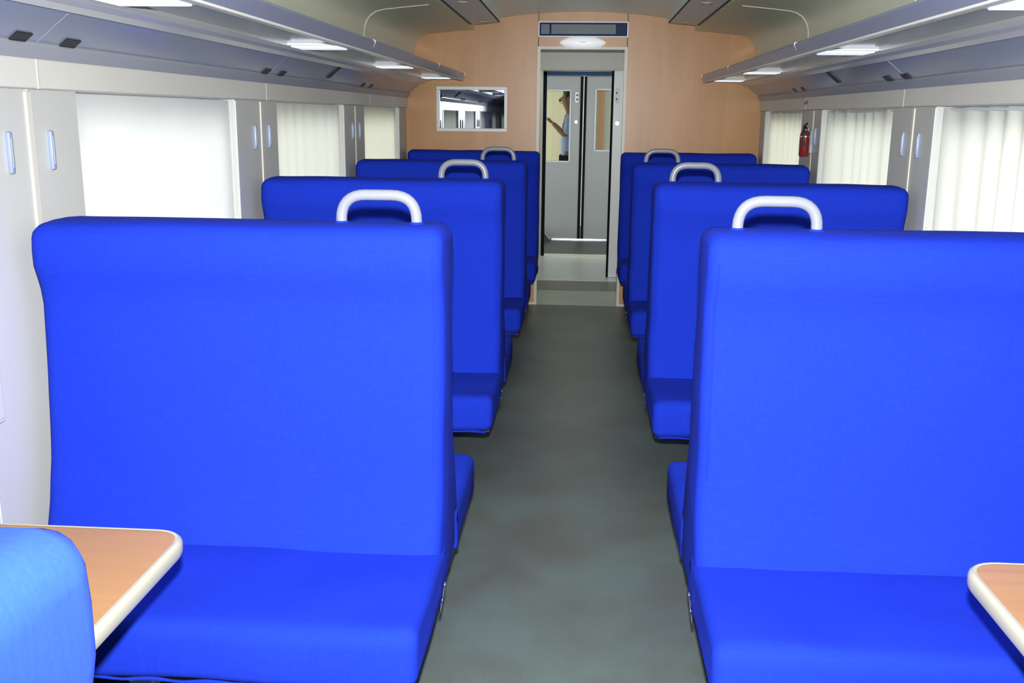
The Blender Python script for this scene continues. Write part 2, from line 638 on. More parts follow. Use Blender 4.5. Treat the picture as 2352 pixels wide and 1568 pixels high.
for i, lab, amp, nf, mt in CR:
    o = cloth('window_curtain', 1, WIN_R[i][0]+.004, WIN_R[i][1]-.012, 1.392, amp, nf, mt, i+11)
    tag(o, lab, 'curtain', 'pleated curtains along the right wall')
    obj('curtain_rod', tube([(1.392, WIN_R[i][0]+.002, ZT-.012), (1.392, WIN_R[i][1]-.002, ZT-.012)], .006, 8), 'frame_white', o)

# ---- ceiling: arched middle, coved sides, air ducts
def arc_pts(n=24):
    return [(x, 2.247-0.118*x*x) for x in [-.66+1.32*i/n for i in range(n+1)]]
ceil = struct(obj('ceiling', strip_prism(arc_pts(), .02, 'y', Y0, YW), 'ceiling_paint', None, True))
COVE = [(1.29, 1.70), (1.29, 1.95), (1.286, 1.985), (1.272, 2.02), (1.248, 2.05), (1.215, 2.07), (1.17, 2.081), (1.05, 2.094), (.90, 2.108)]
COVE_J = [Y0, -1.2, .55, 2.35, 4.13, 6.0, YW]
for sign in (-1, 1):
    ln = [(sign*x, z) for x, z in COVE]
    for a, b in zip(COVE_J, COVE_J[1:]):
        obj('cove_panel', strip_prism(ln, -.015 if sign > 0 else .015, 'y', a+.003, b-.003), 'cove', ceil, True) if sign < 0 else \
            obj('cove_panel', strip_prism(ln, -.015, 'y', a+.003, b-.003), 'cove', ceil, True)
    for q in COVE_J[1:-1]:
        obj('cove_joint', strip_prism([(sign*(x-.003), z-.003) for x, z in COVE], .006*sign*-1, 'y', q-.008, q+.008), 'cream', ceil, True)
    obj('cove_edge', prism([(sign*.90, 2.104), (sign*.83, 2.112), (sign*.83, 2.20), (sign*.90, 2.20)], 'y', Y0, YW), 'cove_edge', ceil)
    # air duct strip
    ye = 7.50
    pl = [(sign*.825, Y0), (sign*.605, Y0), (sign*.605, ye), (sign*.825, ye)]
    pl = [(x, y) for x, y in round_poly(pl, [0, 0, .07, .02], 6)]
    bm = bmesh.new()
    zb = lambda x: 2.125 + (.825-abs(x))*.09
    lo = [bm.verts.new((x, y, zb(x))) for x, y in pl]
    hi = [bm.verts.new((x, y, 2.26)) for x, y in pl]
    n = len(pl)
    bm.faces.new(lo)
    for k in range(n):
        bm.faces.new((lo[k], lo[(k+1) % n], hi[(k+1) % n], hi[k]))
    duct = obj('air_duct', bm, 'duct_paint', ceil)
    for x in (.818, .612):
        obj('duct_seam', box(sign*(x-.006), sign*(x+.006), Y0, ye-.06, zb(x)-.003, zb(x)+.004), 'dark_line', duct)
    yy = 7.30
    while yy > Y0:
        bm = lathe([(.036, 2.132), (.034, 2.126), (.022, 2.122), (.014, 2.128)], sign*.715, yy, 16)
        obj('air_outlet', bm, 'outlet', duct, True)
        yy -= 1.22
# filler between cove top and roof, hidden above the panels
struct(obj('roof', box(-XO, XO, Y0, YW+.05, 2.30, 2.34), 'ceiling_paint'))

# ---- end wall with doorway
DX0, DX1, DZ = -.338, .332, 1.974
bm = box(-XO, DX0-.002, YW+.012, YW+.06, 0, 2.30)
box(DX1+.002, XO, YW+.012, YW+.06, 0, 2.30, bm=bm)
box(DX0-.002, DX1+.002, YW+.012, YW+.06, DZ+.002, 2.30, bm=bm)
wall_end = struct(obj('wall_end', bm, 'dark_line'))
obj('wood_panel', box(-XO, DX0-.004, YW, YW+.012, .0, 2.29), 'wood_wall', wall_end)
obj('wood_panel', box(DX1+.004, XO, YW, YW+.012, .0, 2.29), 'wood_wall', wall_end)
obj('wood_panel', box(DX0+.002, DX1-.002, YW, YW+.012, DZ+.02, 2.29), 'wood_wall', wall_end)
for s in (DX0-.10, DX1+.004):
    obj('skirting', box(s, s+.096, YW-.006, YW, 0, .018), 'cream', wall_end)
bm = box(DX0-.006, DX0+.016, YW-.008, YW+.07, 0, DZ)
box(DX1-.016, DX1+.006, YW-.008, YW+.07, 0, DZ, bm=bm)
box(DX0-.006, DX1+.006, YW-.008, YW+.07, DZ, DZ+.02, bm=bm)
struct(obj('trim_1', bm, 'cream'))
# rear wall of the saloon, seen only in the mirror
struct(obj('wall_rear', box(-XO, XO, Y0-.05, Y0, 0, 2.3), 'wood_wall'))

# ---- passage and vestibule beyond the doorway
PX = .405
YP, YV, YD, YB = 9.17, 10.58, 12.12, 13.7
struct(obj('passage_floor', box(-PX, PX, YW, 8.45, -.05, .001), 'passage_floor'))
struct(obj('passage_floor', box(-PX, PX, 8.45, 9.0, -.05, .0005), 'passage_floor_shaded'))  # shadow band across the passage, put into a darker floor colour
tp = struct(obj('tread_plate', box(-PX, PX, 9.0, YV, -.05, .002), 'tread_plate'))
struct(obj('door_sill', box(-PX-.05, PX+.05, YV, 10.75, -.05, .008, .004, 1), 'cream'))
struct(obj('floor_vestibule', box(-1.45, 1.45, 10.75, YB, -.05, .0), 'vestibule_floor'))
for sign in (-1, 1):
    struct(obj('wall_passage', box(sign*PX, sign*(PX+.04), YW+.06, YV, 0, 2.05), 'passage_grey'))
struct(obj('ceiling_passage', box(-PX, PX, YW+.06, YV, 2.035, 2.07), 'passage_grey'))
cp = bpy.data.objects['ceiling_passage']
lp_ = obj('fill_frame', box(-.17, .17, 7.92, 8.33, 2.022, 2.036, .004, 1), 'frame_white', cp)  # unseen panel added to brighten the passage floor
obj('fill_panel', box(-.15, .15, 7.94, 8.31, 2.016, 2.024, .003, 1), 'passage_fill', lp_)
lp2 = obj('fill_frame', box(-.17, .17, 9.45, 10.25, 2.022, 2.036, .004, 1), 'frame_white', cp)  # second added panel, hidden behind the lintel, brightens the tread plate
obj('fill_panel', box(-.15, .15, 9.47, 10.23, 2.014, 2.024, .003, 1), 'passage_fill', lp2)
lint = struct(obj('wall_lintel', box(-PX, PX, YP, YP+.05, 1.893, 2.035), 'passage_grey'))
obj('lintel_trim', box(-PX, PX, YP-.012, YP+.05, 1.882, 1.896, .003, 1), 'cream', lint)

# sliding door leaf, almost fully open, showing at the right of the passage
sd = struct(obj('door_1', box(.285, .70, YP+.055, YP+.09, .004, 1.885), 'frame_white'))
obj('gasket', box(.266, .286, YP+.05, YP+.095, .004, 1.885), 'gasket', sd)
obj('lock_plate', box(.305, .335, YP+.050, YP+.056, 1.60, 1.73, .004, 2), 'sticker', sd)
for z in (1.635, 1.69):
    obj('key_hole', box(.308, .318, YP+.047, YP+.051, z-.008, z+.008), 'under_dark', sd)
bm = bmesh.new()
bmesh.ops.create_cone(bm, cap_ends=True, segments=20, radius1=.024, radius2=.018, depth=.02, matrix=Matrix.Translation((.325, YP+.046, 1.42)) @ Matrix.Rotation(PI/2, 4, 'X'))
obj('door_knob', bm, 'bright_metal', sd, True)

# frame between passage and vestibule
pv = struct(obj('wall_vestibule', box(-1.45, -PX, YV, YV+.05, 0, 2.3), 'passage_grey'))
for (x0, x1, z0, z1) in ((PX, 1.45, 0, 2.3), (-PX, PX, 1.93, 2.3)):
    obj('wall_section', box(x0, x1, YV, YV+.05, z0, z1), 'passage_grey', pv)
fr = struct(obj('trim_2', box(-PX+.002, PX-.002, YV-.012, YV+.04, 1.893, 1.93), 'header_blue'))
obj('gasket', box(-.404, -.370, YV-.012, YV+.03, .008, 1.93), 'gasket', fr)

# vestibule box with open side doors that let daylight in
for sign in (-1, 1):
    for (ya, yb, z0, z1) in ((YV, 10.95, 0, 2.3), (11.85, 12.55, 0, 2.3), (13.35, YB, 0, 2.3), (10.95, 11.85, 1.95, 2.3), (12.55, 13.35, 1.95, 2.3)):
        struct(obj('wall_vestibule_side', box(sign*1.41, sign*1.45, ya, yb, z0, z1), 'passage_grey'))
struct(obj('ceiling_vestibule', box(-1.45, 1.45, YV, YB, 2.25, 2.30), 'ceiling_paint'))
wb = struct(obj('wall_back', box(-1.45, -.13, YB-.05, YB, 0, 2.3), 'yellow_wall'))
obj('wall_section', box(-.13, .14, YB-.05, YB, 0, 2.3), 'frame_white', wb)
obj('wall_section', box(.14, 1.45, YB-.05, YB, 0, 2.3), 'passage_grey', wb)
obj('wood_board', box(.215, .30, YB-.065, YB-.05, .3, 1.86), 'wood_wall', wb)

# double end doors with windows
def end_leaf(n, x0, x1, wx0, wx1, wz0, wz1):
    bm = box(x0, wx0, YD, YD+.04, .01, 1.955)
    box(wx1, x1, YD, YD+.04, .01, 1.955, bm=bm)
    box(wx0, wx1, YD, YD+.04, .01, wz0, bm=bm)
    box(wx0, wx1, YD, YD+.04, wz1, 1.955, bm=bm)
    d = struct(obj('door_%d' % n, bm, 'door_grey'))
    bm = bmesh.new()
    t = .012
    for (a, b, c, e) in ((wx0-t, wx0+.004, wz0-t, wz1+t), (wx1-.004, wx1+t, wz0-t, wz1+t), (wx0, wx1, wz0-t, wz0+.004), (wx0, wx1, wz1-.004, wz1+t)):
        box(a, b, YD-.006, YD+.045, c, e, bm=bm)
    obj('window_frame', bm, 'steel_grey', d)
    obj('pane', box(wx0, wx1, YD+.016, YD+.022, wz0, wz1), 'door_glass', d)
    return d
d2 = end_leaf(2, -.50, -.021, -.425, -.144, .948, 1.776)
d3 = end_leaf(3, .052, .53, .166, .44, 1.083, 1.79)
obj('gasket', box(-.022, .011, YD-.006, YD+.045, .01, 1.945), 'gasket', d2)
obj('gasket', box(.023, .053, YD-.006, YD+.045, .01, 1.945), 'gasket', d3)
obj('lock_plate', box(-.085, -.045, YD-.008, YD, 1.64, 1.76, .004, 2), 'sticker', d2)
for z in (1.675, 1.725):
    obj('symbol', box(-.070, -.052, YD-.010, YD-.007, z-.012, z+.012), 'under_dark', d2)
bm = bmesh.new()
bmesh.ops.create_cone(bm, cap_ends=True, segments=20, radius1=.022, radius2=.016, depth=.02, matrix=Matrix.Translation((-.068, YD-.01, 1.414)) @ Matrix.Rotation(PI/2, 4, 'X'))
obj('door_knob', bm, 'bright_metal', d2, True)
for (x0, x1) in ((-1.45, -.50), (.53, 1.45)):
    struct(obj('wall_door_side', box(x0, x1, YD, YD+.05, 0, 2.3), 'passage_grey'))
struct(obj('wall_door_head', box(-.50, .53, YD, YD+.05, 1.955, 2.3), 'passage_grey'))
struct(obj('trim_3', box(-.50, .53, YD-.02, YD, 0, .012), 'bright_metal'))

# ------------------------------------------------------------------ luggage racks
def rack(sign, label, lampY, name='luggage_rack'):
    t = thing(name, label, 'luggage rack', (0, 0, 1.6), 0)
    Z = -1.6
    X = lambda a: sign*a
    def P(nm, pts, a, b, mat, par=t, smooth=False):
        o = obj(nm, prism([(X(x), z+Z) for x, z in pts], 'y', a, b), mat, par, smooth)
        return o
    yend = 7.47
    joints = [Y0+.01, -1.2, .55, 2.43, 4.25, 6.15, YW-.004]
    # sloping panels between wall and shelf
    for a, b in zip(joints, joints[1:]):
        P('sloping_panel', [(1.352, 1.630), (1.335, 1.640), (1.24, 1.715), (1.24, 1.73), (1.352, 1.73)], a+.002, b-.002, 'slope_blue_grey')
    for q in (joints[4:5] if sign > 0 else []):
        P('panel_joint', [(1.336, 1.638), (1.239, 1.714), (1.24, 1.722), (1.347, 1.640)], q-.003, q+.003, 'slope_trim')
    P('lower_trim', [(1.358, 1.606), (1.345, 1.604), (1.328, 1.634), (1.333, 1.642), (1.358, 1.638)], Y0+.01, YW-.004, 'slope_trim')
    # rear rail, two ridges
    P('rear_rail', [(1.242, 1.713), (1.225, 1.710), (1.205, 1.722), (1.195, 1.722), (1.185, 1.733), (1.150, 1.738), (1.150, 1.755), (1.242, 1.755)], Y0+.01, YW-.004, 'rack_rail', smooth=False)
    # shelf panels between lamps
    P('shelf', [(1.155, 1.748), (.935, 1.748), (.935, 1.758), (1.155, 1.758)], Y0+.01, yend, 'rack_shelf')
    P('flange', [(.945, 1.737), (.885, 1.735), (.880, 1.745), (.945, 1.756)], Y0+.01, yend, 'rack_flange')
    lip = [(.892, 1.732), (.886, 1.730), (.882, 1.733), (.864, 1.772), (.866, 1.779), (.872, 1.782), (.880, 1.780), (.896, 1.745)]
    P('front_lip', lip, Y0+.01, yend, 'rack_lip')
    P('end_cap', [(x*1.0-.002*(1 if x < .88 else -1), z+.002*(1 if z > 1.76 else -1)) for x, z in lip], yend, yend+.05, 'rack_rail', smooth=True)
    obj('edge_bead', tube([(X(.884), Y0+.01, 1.7305+Z), (X(.884), yend, 1.7305+Z)], .004, 8), 'rack_flange', t, True)
    for q in joints[1:-1]:
        P('lip_joint', [(x-.002 if x < .88 else x+.002, z+(.002 if z > 1.76 else -.002)) for x, z in lip], q-.005, q+.005, 'frame_white', smooth=False)
    # flat lamps let into the shelf
    for y in lampY:
        lf = obj('rack_lamp', box(X(.940), X(1.155), y-.10, y+.10, 1.738+Z, 1.750+Z, .003, 1), 'frame_white', t)
        obj('diffuser', box(X(.955), X(1.142), y-.085, y+.085, 1.733+Z, 1.740+Z, .003, 1), 'lamp_lit', lf)
    return t

def slope_plate(par, sign, y0, y1, s0, s1, name):
    """little dark plate lying on the sloping panel; s runs 0..1 from wall to shelf"""
    a = Vector((1.345, 1.632)); b = Vector((1.24, 1.715))
    n = Vector((-(b-a).y, (b-a).x)).normalized()
    if n.y > 0:
        n = -n
    p, q = a.lerp(b, s0), a.lerp(b, s1)
    pts = [p + n*.004, q + n*.004, q - n*.004, p - n*.004]
    return obj(name, prism([(sign*v.x, v.y-1.6) for v in pts], 'y', y0, y1), 'black_plastic', par)

rl = rack(-1, 'long grey luggage rack with flat lamps above the left windows', (2.40, 4.04, 5.66, 7.26))
rr = rack(1, 'long grey luggage rack with flat lamps above the right windows', (2.42, 4.16, 6.04, 7.36))
for y0, y1 in ((2.306, 2.374), (2.534, 2.607), (4.155, 4.235), (4.375, 4.455), (6.02, 6.09), (6.25, 6.32)):
    slope_plate(rl, -1, y0, y1, .13, .34, 'number_plate')
slope_plate(rl, -1, 5.12, 5.20, .36, .98, 'speaker_slot')
for y0, y1 in ((2.306, 2.374), (2.534, 2.607), (4.19, 4.28), (4.43, 4.52), (6.12, 6.18), (6.36, 6.41)):
    slope_plate(rr, 1, y0, y1, .15, .36, 'number_plate')
slope_plate(rr, 1, 5.22, 5.30, .36, .95, 'speaker_slot')

# ------------------------------------------------------------------ seats
HW = .506                     # half the bench width
BCX = .817                    # bench centre off the aisle
# half profile of the back: distance from centre plane, height
HALF = [(.19, .292), (.205, .40), (.178, .45), (.150, .52), (.128, .62), (.115, .74), (.105, .86), (.097, .96), (.094, 1.015), (.100, 1.052), (.112, 1.085),
        (.122, 1.112), (.123, 1.150), (.119, 1.184), (.108, 1.203), (.085, 1.213), (.03, 1.217)]

def smooth_poly(p, it=1):
    for _ in range(it):
        q = []
        n = len(p)
        for i in range(n):
            a, b = Vector(p[i]), Vector(p[(i+1) % n])
            q += [tuple(a*.75+b*.25), tuple(a*.25+b*.75)]
        p = q
    return p

def back_profile(single):
    front = [(-d, z) for d, z in HALF]
    if single:
        rear = [(.03, 1.216), (.07, 1.205), (.085, 1.18), (.088, .40)]
        return front + rear
    return front + [(d, z) for d, z in reversed(HALF)]

CUSH = round_poly([(-.575, .432), (-.575, .305), (-.545, .288), (-.10, .300), (-.10, .428)], [.045, .03, .01, .01, .01], 5)

def tube_path_round(pts, r, seg=6):
    out = [Vector(pts[0])]
    for i in range(1, len(pts)-1):
        p = Vector(pts[i]); a = Vector(pts[i-1])-p; b = Vector(pts[i+1])-p
        s = p+a.normalized()*r; e = p+b.normalized()*r
        for k in range(seg+1):
            t = k/seg
            out.append(s*(1-t)**2+p*2*t*(1-t)+e*t*t)
    out.append(Vector(pts[-1]))
    return out

def ring_pts(c, r, n=16, tilt=0.0):
    return [Vector(c)+Vector((math.sin(tilt)*r*math.cos(2*PI*k/n)*.35+.003*math.sin(2*PI*k/n), r*.55*math.cos(2*PI*k/n), r*math.sin(2*PI*k/n))) for k in range(n)]

def make_bench(single=False, aisle=1, seed=0):
    """local frame: origin on the floor under the middle of the bench, aisle at aisle*x, sitter faces -y (and +y)"""
    t = bpy.data.objects.new('bench_seat', None)
    t.empty_display_size = .1
    C.objects.link(t)
    bk = obj('backrest', loft_x(back_profile(single), -HW, HW, .036, 26, .004, seed), 'blue_fabric', t, True)
    sides = (-1,) if single else (-1, 1)
    for s in sides:
        # piping down the aisle-side front edge and across the top
        pts = [(aisle*(HW-.022), s*(d+.0005), z) for d, z in HALF[4:13]]
        obj('piping', tube(pts, .0025, 6), 'blue_fabric', bk, True)
        pr = [(s*-y, z) for y, z in CUSH] if s > 0 else CUSH
        cu = obj('seat_cushion', loft_x(pr, -HW-.005, HW+.005, .03, 26, .005, seed+s*3+9), 'blue_fabric', t, True)
        # wavy hem of the loose cover
        hem = bmesh.new()
        n = 44
        path = []
        for k in range(n+1):
            x = -HW + .02 + (2*HW-.04)*k/n
            path.append((x, s*(.553+.002*math.sin(k*.9+seed)), .289+.0015*math.sin(k*1.1+seed)-.003*math.sin(PI*k/n)))
        tube(path, [.004+.001*math.sin(k*1.1) for k in range(n+1)], 6, bm=hem)
        obj('cover_hem', hem, 'blue_fabric', cu, True)
        # board under the cushion, its black colour draws the shadow line there
        obj('seat_board', box(-HW+.01, HW-.01, s*.06, s*.50, .268, .292, .004, 1) if s > 0 else box(-HW+.01, HW-.01, -.50, -.06, .268, .292, .004, 1), 'under_dark', t)
        # ring that ties the cover, on the aisle end
        for j, (yy, zz) in enumerate(((s*.19, .338), (s*.235, .322)) if s < 0 else ()):
            obj('tie_ring', tube(ring_pts((aisle*(HW+.010), yy, zz), .022 if j == 0 else .018, 16), .0024, 6, True), 'bright_metal', t, True)
    # steel frame
    for x in (-.16, .10):
        for y in ((-.40, -.02) if single else (-.40, .40)):
            obj('leg', box(x-.03, x+.03, y-.02, y+.02, 0, .268, .004, 1), 'steel_grey', t)
        obj('floor_rail', box(x-.035, x+.035, -.43, .06 if single else .43, 0, .02, .004, 1), 'steel_grey', t)
    obj('cross_bar', box(-.40, .14, -.42, -.38, .20, .235, .004, 1), 'under_dark', t)
    obj('heater_cover', box(-.40, .14, -.08, .05 if single else .08, .02, .262, .01, 2), 'steel_grey', t)
    if not single:
        hx = aisle*.334
        w2, zt = .0935, 1.2865
        pth = tube_path_round([(hx-w2, 0, 1.12), (hx-w2, 0, zt), (hx+w2, 0, zt), (hx+w2, 0, 1.12)], .062, 8)
        obj('grab_handle', tube(pth, .0135, 14), 'handle_plastic', t, True)
        for s in (-1, 1):
            obj('handle_collar', lathe([(.019, 1.208), (.019, 1.216), (.0165, 1.2215), (.0145, 1.2225)], hx+s*w2, 0, 16), 'blue_fabric', t, True)
    return t

def copy_tree(o, parent=None):
    c = o.copy()
    C.objects.link(c)
    c.parent = parent
    for ch in list(o.children):
        copy_tree(ch, c)
    return c

ROWY = [.49, 2.40, 4.16, 5.92]
LABL = ['blue fabric seat corner cut off at the lower left, in front of the left table',
        'largest blue fabric bench seat on the left, facing the camera beside the left table',
        'blue bench seat on the left, second back from the camera in the left column',
        'blue bench seat on the left, third back, its grey handle before the wood wall']
LABR = [None,
        'largest blue fabric bench seat on the right, cut by the right photo edge',
        'blue bench seat on the right, second back from the camera in the right column',
        'blue bench seat on the right, third back, left of the fire extinguisher']
proto = make_bench(False, 1, 0)
GRP = 'blue back-to-back bench seats along the aisle'
for i, y in enumerate(ROWY):
    o = proto if i == 0 else copy_tree(proto)
    o.location = (-BCX, y, 0)
    tag(o, LABL[i], 'bench seat', GRP)
for i, y in enumerate(ROWY):
    if LABR[i] is None:
        continue
    o = copy_tree(proto)
    o.location = (BCX, y, 0)
    o.rotation_euler = (0, 0, PI)
    for ch in o.children:
        if ch.name.startswith('tie_ring'):
            ch.scale = (1, -1, 1)
    tag(o, LABR[i], 'bench seat', GRP)
e1 = make_bench(True, 1, 4)
e1.location = (-BCX, 7.69, 0)
tag(e1, 'dark blue bench seat against the wood end wall, under the mirror', 'bench seat', 'blue bench seats against the end wall')
e2 = make_bench(True, -1, 8)
e2.location = (BCX, 7.69, 0)
tag(e2, 'dark blue bench seat against the wood end wall, right of the doorway', 'bench seat', 'blue bench seats against the end wall')

# ------------------------------------------------------------------ tables
def table(sign, label):
    t = thing('folding_table', label, 'table', (sign*XW, 1.37, .745))
    X = lambda a: sign*(a-XW)
    y0, y1 = -.24, .24
    xi = .672
    outer = round_poly([(XW, y0), (xi, y0), (xi, y1), (XW, y1)], [0, .065, .065, 0], 8)
    inner = round_poly([(XW, y0+.012), (xi+.012, y0+.012), (xi+.012, y1-.012), (XW, y1-.012)], [0, .055, .055, 0], 8)
    obj('table_top', prism([(X(x), y) for x, y in inner], 'z', -.026, .0), 'wood_table', t)
    # rounded edge band
    mid = [(x, y) for x, y in outer]
    pts = [(X(x), y, -.014) for x, y in mid]
    prof = []
    bm = bmesh.new()
    rings = []
    N = len(outer)
    for i in range(N):
        po = Vector((X(outer[i][0]), outer[i][1]))
        pi = Vector((X(inner[i][0]), inner[i][1]))
        d = (po-pi)
        ring = []
        for (f, z) in ((0, .0005), (.45, .0012), (.8, -.002), (1.0, -.008), (1.0, -.022), (.8, -.028), (0, -.030)):
            q = pi + d*f
            ring.append(bm.verts.new((q.x, q.y, z)))
        rings.append(ring)
    for a, b in zip(rings, rings[1:]):
        for k in range(len(a)-1):
            bm.faces.new((a[k], a[k+1], b[k+1], b[k]))
    obj('edge_band', bm, 'table_edge', t, True)
    obj('wall_bracket', box(X(XW), X(XW-.03), y0+.03, y1-.03, -.085, -.03, .004, 1), 'steel_grey', t)
    obj('strut', tube([(X(XW-.01), 0, -.40), (X(1.05), 0, -.05), (X(.95), 0, -.032)], .012, 10), 'steel_grey', t, True)
    return t
table(-1, 'brown wood-grain wall table with cream edge at the lower left')
table(1, 'brown wood-grain wall table with cream edge at the lower right')

# ------------------------------------------------------------------ things on the end wall
mt = thing('wall_mirror', 'rectangular mirror in a pale grey frame on the wood end wall', 'mirror', (-.845, YW, 1.525))
w2, h2 = .276, .170
bm = bmesh.new()
for (a, b, c, d) in ((-w2, w2, h2-.026, h2), (-w2, w2, -h2, -h2+.026), (-w2, -w2+.026, -h2+.026, h2-.026), (w2-.026, w2, -h2+.026, h2-.026)):
    box(a, b, -.022, -.0005, c, d, .003, 1, bm=bm)
obj('frame', bm, 'frame_white', mt)
obj('mirror_glass', box(-w2+.02, w2-.02, -.012, -.004, -h2+.02, h2-.02), 'mirror', mt)

dp = thing('display_panel', 'long dark display panel in a white frame above the doorway', 'display', (-.002, YW, 2.119))
bm = bmesh.new()
w2, h2 = .338, .056
for (a, b, c, d) in ((-w2, w2, h2-.008, h2), (-w2, w2, -h2, -h2+.008), (-w2, -w2+.008, -h2+.008, h2-.008), (w2-.008, w2, -h2+.008, h2-.008)):
    box(a, b, -.020, -.0005, c, d, bm=bm)
obj('frame', bm, 'frame_white', dp)
obj('bezel', box(-w2+.006, w2-.006, -.012, -.004, -h2+.006, h2-.006), 'display_navy', dp)
obj('screen', box(-.240, .245, -.015, -.011, -.034, .036), 'display_grey', dp)
obj('side_screen', box(-.318, -.255, -.015, -.011, -.034, .036), 'display_grey', dp)
gr = obj('speaker_grille', box(.252, .318, -.015, -.011, -.036, .036), 'display_dark', dp)
for k in range(6):
    obj('grille_bar', box(.256+k*.0105, .260+k*.0105, -.018, -.014, -.033, .033), 'display_navy', gr)

lm = thing('oval_lamp', 'white oval lamp between the display panel and the doorway', 'lamp', (-.003, YW, 2.022))
bm = bmesh.new()
pr = []
for k in range(25):
    a = PI*k/24
    pr.append((.174*math.cos(a), .048*math.sin(a)**1.2))
n = len(pr)
ringA = pr + [(x, -z) for x, z in pr[-2:0:-1]]
rows = []
for f, d in ((1.0, -.002), (1.0, -.012), (.93, -.030), (.75, -.046), (.5, -.054), (.2, -.058)):
    rows.append([bm.verts.new((x*f, d, z*f)) for x, z in ringA])
for a, b in zip(rows, rows[1:]):
    for k in range(len(a)):
        bm.faces.new((a[k], a[(k+1) % len(a)], b[(k+1) % len(a)], b[k]))
bm.faces.new(rows[-1])
bm.faces.new(rows[0][::-1])
obj('diffuser', bm, 'lamp_white', lm, True)
obj('centre_rib', tube([(-.160, -.017, 0), (-.12, -.036, 0), (-.06, -.052, 0), (0, -.0585, 0), (.06, -.052, 0), (.12, -.036, 0), (.160, -.017, 0)], .003, 8), 'frame_white', lm, True)

# ------------------------------------------------------------------ fire extinguisher on the right wall
ex = thing('fire_extinguisher', 'small red fire extinguisher hung on the right wall between the windows', 'fire extinguisher', (1.315, 6.00, 1.262))
obj('cylinder', lathe([(.008, .0), (.024, .002), (.029, .010), (.029, .118), (.027, .134), (.020, .147), (.012, .152)], 0, 0, 20), 'ext_red', ex, True)
obj('valve', lathe([(.011, .150), (.011, .165), (.017, .167), (.017, .180), (.010, .184)], 0, 0, 14), 'bright_metal', ex, True)
obj('lever', tube([(0, .012, .178), (0, -.012, .186), (-.004, -.042, .192), (-.004, -.062, .184)], [.006, .006, .005, .004], 8), 'black_plastic', ex, True)
obj('carry_handle', tube([(0, .006, .170), (-.003, -.030, .168), (-.003, -.055, .160)], .005, 8), 'black_plastic', ex, True)
obj('hose', tube([(0, -.004, .174), (-.012, -.028, .176), (-.018, -.046, .150), (-.018, -.048, .110), (-.014, -.044, .060)], [.008, .008, .008, .008, .010], 10), 'black_plastic', ex, True)
obj('label_band', lathe([(.0291, .045), (.0295, .046), (.0295, .095), (.0291, .096)], 0, 0, 20), 'ext_red', ex, True)
br = obj('wall_bracket', box(.026, .045, -.018, .018, .02, .15, .003, 1), 'steel_grey', ex)
obj('clamp_band', lathe([(.0291, .112), (.031, .113), (.031, .119), (.0291, .120)], 0, 0, 20), 'bright_metal', ex, True)

hk = thing('coat_hook', 'tiny dark coat hook on the right frieze above the fire extinguisher', 'hook', (1.348, 6.16, 1.575))
obj('hook_plate', box(-.004, 0, -.006, .006, -.012, .012, .001, 1), 'black_plastic', hk)
obj('hook_arm', tube([(-.003, 0, .004), (-.012, 0, -.002), (-.016, 0, -.008), (-.013, 0, -.014)], .0025, 8), 'black_plastic', hk, True)

wbx = thing('wall_box', 'cream box on the left wall, just showing at the photo\'s left edge', 'wall box', (-XW, 2.115, .755))
obj('body', box(-.0, .014, -.055, .045, 0, .20, .005, 2), 'cream', wbx)
obj('lid', box(.013, .018, -.047, .038, .010, .19, .003, 2), 'jamb_white', wbx)

# dark wedge on the vestibule floor by the left door leaf
wd = thing('door_wedge', 'dark rubber wedge on the vestibule floor beside the left door leaf', 'door wedge', (-.42, 11.95, 0))
obj('body', prism([(-.08, 0), (.085, 0), (.07, .02), (-.02, .125), (-.08, .14)], 'y', -.10, .12), 'rubber', wd)
obj('grip_strip', prism([(.07, .021), (-.02, .126), (-.025, .13), (.074, .022)], 'y', -.08, .10), 'steel_grey', wd)

# ------------------------------------------------------------------ person beyond the left door leaf
def skin_mesh(name, verts, edges, radii, root, mat, parent, sub=2):
    me = bpy.data.meshes.new(name)
    me.from_pydata(verts, edges, [])
    o = bpy.data.objects.new(name, me)
    C.objects.link(o)
    sk = o.modifiers.new('skin', 'SKIN')
    sk.use_smooth_shade = True
    lay = me.skin_vertices[0].data
    for i, r in enumerate(radii):
        lay[i].radius = r if isinstance(r, tuple) else (r, r)
    for i in range(len(verts)):
        lay[i].use_root = (i == root)
    sb = o.modifiers.new('sub', 'SUBSURF')
    sb.levels = sb.render_levels = sub
    me.materials.append(M[mat])
    if parent:
        o.parent = parent
    return o

